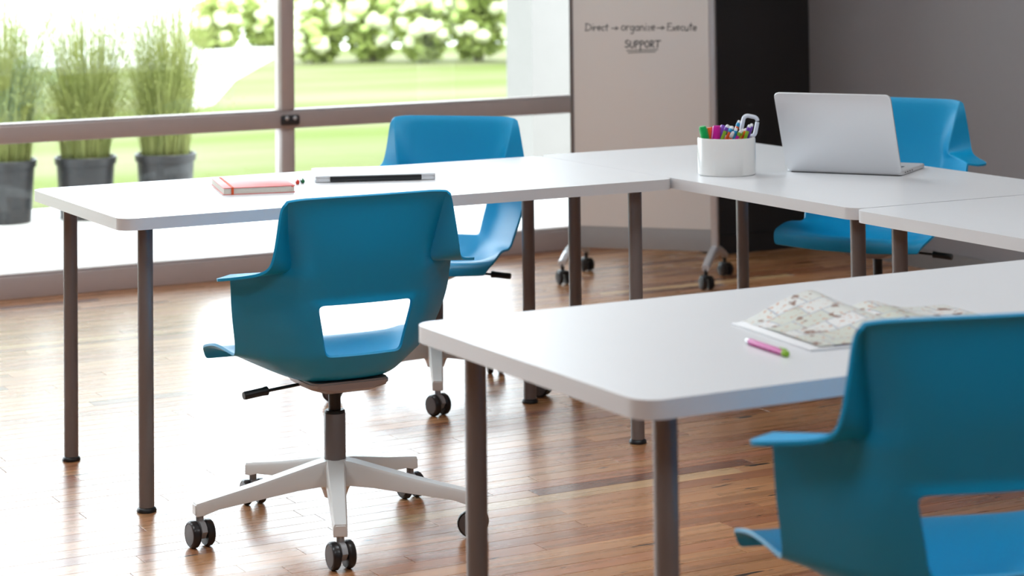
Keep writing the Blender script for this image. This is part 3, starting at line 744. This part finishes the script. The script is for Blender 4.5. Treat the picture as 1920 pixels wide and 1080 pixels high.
# pen cup (oval ceramic) and its contents
cupc = on_z(1363, 327.5, TH); cang = -math.degrees(YAW)
cup = empty('pen_cup', (cupc.x, cupc.y, TH), -YAW); tag(cup, 'white oval ceramic pen cup full of markers and pencils', 'cup')
CR, CRY, CH = 0.0805, 0.066, 0.104
bm = bmesh.new(); b_lathe(bm, [(0, 0), (CR - .004, 0), (CR, .004), (CR, CH - .003), (CR - .0015, CH), (CR - .0045, CH), (CR - .006, CH - .003), (CR - .006, .006), (0, .006)], 56, M4=Matrix.Diagonal((1, CRY / CR, 1, 1)))
finish('cup_body', bm, M['cup'], cup)
def in_cup(px, py, depth=0.0):     # a point above the cup at the pixel, on the vertical plane through the cup (camera-facing), shifted in depth
    nrm = Vector((_f.x, _f.y, 0)).normalized(); return on_plane(px, py, cupc + nrm * depth, nrm)
def stick(name, label, cat, top_px, lean_px, dep, r, body, end=None, endm=None, flat=False):
    r = r if flat else r * 1.1
    """stick in the cup: visible top at pixel, leaning so that it crosses the rim at lean_px; foot inside the cup"""
    T = in_cup(top_px[0], top_px[1], dep); R = in_cup(lean_px, 263, dep * 0.8)
    d = (T - R).normalized()
    t = (T.z - (TH + 0.012)) / d.z
    nrm = Vector((_f.x, _f.y, 0)).normalized(); lat = Vector((_r0.x, _r0.y, 0))
    Fp = T - d * t
    rel = Fp - cupc; lx = max(-CR + .02, min(CR - .02, rel.dot(lat))); ly = max(-CRY + .02, min(CRY - .02, rel.dot(nrm)))
    Fp = Vector((cupc.x, cupc.y, TH + .012)) + lat * lx + nrm * ly
    root = empty(name, Fp); tag(root, label, cat, 'pens and pencils in the cup')
    v = T - Fp; L = v.length; q = v.to_track_quat('Z', 'Y').to_matrix().to_4x4()
    S = Matrix.Diagonal((1, .9, 1, 1)) if flat else Matrix.Identity(4)
    if flat:
        bm = bmesh.new(); b_lathe(bm, [(0, 0), (r * .8, 0), (r * .8, L * .45), (r, L * .46), (r, L - .006), (r * .86, L), (0, L)], 20, M4=q @ S); finish('barrel', bm, body, root)
        bm = bmesh.new(); b_box(bm, -.003, .003, r * .88, r * .88 + .0025, L * .5, L - .008, bev=.0008); bmesh.ops.transform(bm, matrix=q, verts=bm.verts); finish('clip', bm, endm or body, root)
    else:
        bm = bmesh.new(); b_lathe(bm, [(0, 0), (r * .3, 0), (r, .018), (r, L - .016), (0, L - .016)], 6, M4=q); finish('barrel', bm, body, root, smooth=False)
        bm = bmesh.new(); b_lathe(bm, [(r * .98, L - .018), (r * 1.08, L - .017), (r * 1.08, L - .008), (r * .98, L - .007)], 14, M4=q); finish('ferrule', bm, end or M['alu'], root)
        bm = bmesh.new(); b_lathe(bm, [(0, L - .010), (r * .95, L - .010), (r * .95, L - .003), (r * .6, L), (0, L)], 14, M4=q); finish('eraser', bm, endm or M['pen_white'], root)
    return root
stick('marker', 'green marker leaning left in the white cup', 'marker', (1317, 237), 1322, -.012, .0118, M['green'], flat=True)
stick('marker', 'orange marker behind the green one in the white cup', 'marker', (1330, 239), 1335, .012, .0115, M['orange'], flat=True)
stick('marker', 'magenta marker in the white cup, beside the orange one', 'marker', (1344, 236), 1342, -.01, .0125, M['magenta'], flat=True)
stick('marker', 'purple marker in the white cup, right of the magenta one', 'marker', (1358, 235), 1351, .016, .0110, M['purple'], flat=True)
stick('marker', 'second magenta marker tucked behind the first in the white cup', 'marker', (1352, 236), 1350, .034, .0110, M['magenta'], flat=True)
stick('pencil', 'lime green pencil with purple ferrule and white eraser in the cup', 'pencil', (1365, 234), 1353, -.036, .0046, M['lime'], M['purple'])
stick('pencil', 'orange pencil with blue ferrule and white eraser in the cup', 'pencil', (1374, 237), 1361, -.012, .0048, M['orange'], M['sky'])
stick('pencil', 'blue pencil with white eraser in the cup', 'pencil', (1369, 236), 1364, .004, .0046, M['sky'], M['sky'])
stick('pencil', 'orange pencil standing tallest in the cup, blue ferrule', 'pencil', (1387, 226), 1372, .01, .0046, M['orange'], M['sky'])
stick('pencil', 'orange pencil with white ferrule low in the middle of the cup', 'pencil', (1375, 247), 1368, -.034, .0046, M['orange'], M['pen_white'])
stick('pencil', 'sky blue pencil crossing the middle of the cup', 'pencil', (1380, 240), 1376, -.026, .0046, M['sky'], M['sky'])
stick('pencil', 'magenta pencil with lime ferrule in the cup', 'pencil', (1390, 244), 1380, -.03, .0046, M['magenta'], M['lime'])
stick('pencil', 'yellow pencil with lime ferrule in the cup', 'pencil', (1394, 242), 1388, -.008, .0046, M['yellow'], M['lime'])
stick('pencil', 'red-orange pencil beside the white loop in the cup', 'pencil', (1399, 241), 1391, -.01, .0046, M['red'], M['orange'])
stick('pencil', 'green pencil with purple ferrule near the right rim of the cup', 'pencil', (1406, 234), 1396, -.024, .0046, M['lime'], M['purple'])
stick('pencil', 'purple pencil at the right rim of the cup', 'pencil', (1410, 232), 1401, -.014, .0046, M['purple'], M['purple'])
# white scissors loop
sc_t = in_cup(1405, 236, .022); scr = empty('scissors', Vector((cupc.x, cupc.y, TH + .012)) + Vector((_r0.x, _r0.y, 0)) * .028 + Vector((_f.x, _f.y, 0)).normalized() * .022)
tag(scr, 'white-handled scissors standing at the right of the pen cup', 'scissors', 'pens and pencils in the cup')
lat = Vector((_r0.x, _r0.y, 0)); upv = Vector((.0, 0, 1))
loop = []
tilt = math.radians(-12)
for x, z in rrect(-.020, .020, -.027, .027, .012, 5):
    X_, Z_ = x * math.cos(tilt) - z * math.sin(tilt), x * math.sin(tilt) + z * math.cos(tilt)
    loop.append((sc_t - scr.location) + lat * X_ + upv * Z_)
bm = bmesh.new(); b_tube_path(bm, loop, .0056, 8, closed=True); finish('handle_loop', bm, M['clear'], scr)
bm = bmesh.new(); lowp = (sc_t - scr.location) + upv * -.026 + lat * -.006; b_rod(bm, (0, 0, 0), lowp, .004, 8, r2=.006); finish('blade', bm, M['alu'], scr)

# open magazine on the front table
mg_a, mg_b = on_z(1372, 609, TH), on_z(1519, 660, TH)          # outer edge of the left half
yd = (mg_a - mg_b).normalized(); xd = Vector((yd.y, -yd.x, 0)); mh = (mg_a - mg_b).length
mg = empty('magazine', (mg_b.x, mg_b.y, TH), math.atan2(xd.y, xd.x)); tag(mg, 'open magazine with a curled map-printed page on the front table', 'magazine')
PWID = 0.215
def sheet(name, m, x0, x1, y0, y1, zf, nx=26, ny=18, th=0.0004):
    bm = bmesh.new(); uvl = bm.loops.layers.uv.new('UVMap'); g = []
    for j in range(ny + 1):
        g.append([bm.verts.new((x0 + (x1 - x0) * i / nx, y0 + (y1 - y0) * j / ny, zf(i / nx, j / ny))) for i in range(nx + 1)])
    for j in range(ny):
        for i in range(nx):
            f = bm.faces.new((g[j][i], g[j][i + 1], g[j + 1][i + 1], g[j + 1][i]))
            for lp_, (a_, b_) in zip(f.loops, ((i, j), (i + 1, j), (i + 1, j + 1), (i, j + 1))): lp_[uvl].uv = (a_ / nx, b_ / ny * 1.3)
    r = bmesh.ops.extrude_face_region(bm, geom=list(bm.faces))
    for v in r['geom']:
        if isinstance(v, bmesh.types.BMVert): v.co.z -= th
    return finish(name, bm, m, mg, ang=60)
def bulge(u): return 0.0045 + 0.0035 * math.sin(math.pi * min(1, u))
bm = bmesh.new(); b_box(bm, 0, PWID, 0, mh, 0.0, 0.004, bev=.0008); finish('left_page_stack', bm, M['paper'], mg)
bm = bmesh.new(); b_box(bm, PWID, 2 * PWID, 0, mh, 0.0, 0.004, bev=.0008); finish('right_page_stack', bm, M['paper'], mg)
sheet('blue_page', M['navy'], .050, PWID, .006, mh - .01, lambda u, v: .0048 + .002 * math.sin(math.pi * u))
def curl(u, v):
    # the page ramps up from its outer edge to a crest near the spine, highest along the far edge
    t = (u / .66 if u < .66 else 1 - (u - .66) / .34 * .75)
    t = t * t * (3 - 2 * t) * .6 + t * .4
    near = .020 * math.exp(-((u - .80) / .22) ** 2) * (1 - v)
    return .0065 + .043 * t * v ** 1.2 + near + .003 * math.sin(9 * u + 5 * v) * v * (1 - u)
sheet('curled_page', M['print'], .022, PWID + .01, .008, mh + .006, curl)
sheet('right_page', M['print'], PWID, 2 * PWID - .006, .004, mh - .004, lambda u, v: .005 + .018 * math.exp(-((u - .25) / .22) ** 2) * (.4 + .6 * v))
# pink pen
a, b = on_z(1477, 670.5, TH), on_z(1398, 644, TH)
pen('pen', 'pink pen with lime green clip lying beside the magazine', a, b, .0055, M['pink'], M['lime'], None, cap=.012, tip=M['pen_white'])

# ------------------------------------------------------------------ planters with tall grass outside the window
POT = None
def pot_mesh():
    bm = bmesh.new(); R, h = .150, .315
    b_lathe(bm, [(0, 0), (R * .84, 0), (R * .86, .01), (R * .97, h - .04), (R * 1.03, h - .038), (R * 1.05, h - .004), (R * 1.03, h), (R * .98, h), (R * .96, h - .035), (0, h - .035)], 36)
    return bm
def potted_grass(px, py, hgt, nb_, seed, label):
    rnd = random.Random(seed)
    P = on_z(px, py, TZ)
    root = empty('potted_grass', (P.x, P.y, TZ)); tag(root, label, 'plant', 'potted grasses on the terrace')
    finish('pot', pot_mesh(), M['pot'], root)
    bm = bmesh.new(); b_lathe(bm, [(0, .283), (.142, .283), (.142, .287), (0, .290)], 24); finish('soil', bm, M['soil'], root)
    bm = bmesh.new()
    for k in range(nb_):
        a = rnd.uniform(0, 2 * math.pi); r0 = .12 * math.sqrt(rnd.random()); out = max(-.12, min(.30, rnd.gauss(.15, .12))); H_ = hgt * (.28 + .8 * rnd.random() ** 1.25); w0 = rnd.uniform(.0014, .0030)
        a2 = a + rnd.gauss(0, .5); dx, dy = math.cos(a2), math.sin(a2); sx, sy = -dy, dx
        if rnd.random() < .4: sx, sy = math.cos(rnd.uniform(0, 6.28)), math.sin(rnd.uniform(0, 6.28))
        pts = []
        for t in (0, .35, .7, 1.0):
            rr = out * t ** 2
            pts.append(Vector((r0 * math.cos(a) + dx * rr, r0 * math.sin(a) + dy * rr, .285 + H_ * (t - .12 * t * t * abs(out) * 4))))
        vv = []
        for i, p in enumerate(pts):
            ww = w0 * (1 - .8 * i / 3); vv.append((bm.verts.new(p + Vector((sx, sy, 0)) * ww), bm.verts.new(p - Vector((sx, sy, 0)) * ww)))
        for A, B in zip(vv, vv[1:]): bm.faces.new((A[0], A[1], B[1], B[0]))
        if rnd.random() < .5:      # feathery seed tufts
            for q in range(7):
                c = pts[2].lerp(pts[3], rnd.uniform(.1, 1.1)) + Vector((rnd.gauss(0, .012), rnd.gauss(0, .012), rnd.gauss(0, .01))); e = .008
                v3 = [bm.verts.new(c + Vector((rnd.uniform(-1, 1), rnd.uniform(-1, 1), rnd.uniform(-1, 1))) * e) for _ in range(3)]; bm.faces.new(v3)
    o = finish('grass_blades', bm, M['blade'], root, smooth=False); o['kind'] = 'stuff'
potted_grass(10, 417, 1.0, 1500, 1, 'potted tall grass in a black pot, nearest the left edge')
potted_grass(161, 409, .95, 1500, 2, 'potted tall grass in a black pot, middle of three')
potted_grass(311, 402, .98, 1500, 3, 'potted tall grass in a black pot, closest to the window mullion')

# ------------------------------------------------------------------ flowering shrubs across the lawn
def flower_mesh(m, seed):
    rnd = random.Random(seed); bm = bmesh.new(); bmesh.ops.create_icosphere(bm, subdivisions=2, radius=1.0)
    for v in bm.verts: v.co *= 1 + rnd.uniform(-.16, .16); v.co.z *= .82
    me = bpy.data.meshes.new('flower_head'); bm.to_mesh(me); bm.free(); me.materials.append(m)
    return me
FL = [flower_mesh(M['petal'], 1), flower_mesh(M['petal'], 2), flower_mesh(M['petal_green'], 3)]
def shrub(px, py, rx, hz, nfl, seed, label):
    rnd = random.Random(seed); P = on_z(px, py, TZ)
    root = empty('flowering_shrub', (P.x, P.y, TZ)); tag(root, label, 'shrub', 'flowering shrubs across the lawn')
    bm = bmesh.new()
    for k in range(int(4200 * rx)):
        while True:
            v = Vector((rnd.uniform(-1, 1), rnd.uniform(-1, 1), rnd.uniform(-1, 1)))
            if abs(v.x) ** 4 + abs(v.y) ** 4 + abs(v.z) ** 4 < 1: break
        c = Vector((v.x * rx, v.y * rx * .8, hz * .52 + v.z * hz * .50)); c.z = max(.02, c.z)
        t = Vector((rnd.gauss(0, 1), rnd.gauss(0, 1), rnd.gauss(0, .6))).normalized(); s = t.cross(Vector((rnd.gauss(0, 1), rnd.gauss(0, 1), rnd.gauss(0, 1)))).normalized()
        l = rnd.uniform(.05, .085); bm.faces.new([bm.verts.new(c + t * l), bm.verts.new(c + s * l * .5), bm.verts.new(c - t * l), bm.verts.new(c - s * l * .5)])
    finish('foliage', bm, M['leaf'], root, smooth=False)
    bm = bmesh.new()
    for k in range(5):
        a = k * 1.257; b_rod(bm, (.04 * math.cos(a), .04 * math.sin(a), 0), (rx * .5 * math.cos(a), rx * .5 * math.sin(a), hz * .6), .012, 6)
    finish('stems', bm, M['bark'], root)
    toc = Vector((-P.x, -P.y, 0)).normalized()
    for k in range(nfl):
        while True:
            v = Vector((rnd.gauss(0, 1), rnd.gauss(0, 1), rnd.gauss(.25, .8))).normalized()
            if v.dot(toc) > -.25 and v.z > -.55: break
        f = link('flower_head', FL[0 if rnd.random() < .4 else (1 if rnd.random() < .7 else 2)], root, loc=(v.x * rx * .98, v.y * rx * .8, max(.1, hz * .52 + v.z * hz * .5)))
        s = rnd.uniform(.06, .11); f.scale = (s, s, s); f.rotation_euler = (rnd.uniform(-.5, .5), rnd.uniform(-.5, .5), rnd.uniform(0, 6))
sh = [(592, 117, .26, .74, 22), (694, 115, .26, .92, 26), (796, 116, .26, .96, 26), (898, 114, .26, .98, 26), (1000, 117, .26, .85, 22),
      (635, 76, .31, 1.0, 20), (745, 75, .31, 1.0, 20), (855, 75, .31, 1.05, 20), (965, 76, .31, 1.0, 20), (405, 92, .30, .60, 16), (505, 88, .30, .64, 16),
      (600, 44, .42, 1.05, 20), (720, 42, .42, 1.1, 20), (840, 42, .42, 1.1, 20), (955, 44, .42, 1.05, 20), (440, 52, .42, .80, 16)]
nm = ['front row, nearest the window mullion', 'front row, second from the mullion', 'front row, third from the mullion', 'front row, fourth from the mullion', 'front row, beside the pale outdoor wall',
      'back row, nearest the mullion', 'back row, second from the mullion', 'back row, third from the mullion', 'back row, beside the pale outdoor wall', 'left of the mullion, farther left', 'left of the mullion, right against it',
      'farthest row, nearest the mullion', 'farthest row, second from the mullion', 'farthest row, third from the mullion', 'farthest row, beside the pale outdoor wall', 'left of the mullion, farthest away']
for i, (px, py, rx, hz, nf) in enumerate(sh):
    shrub(px, py, rx, hz, nf, 20 + i, 'cream flowering shrub across the lawn, ' + nm[i])
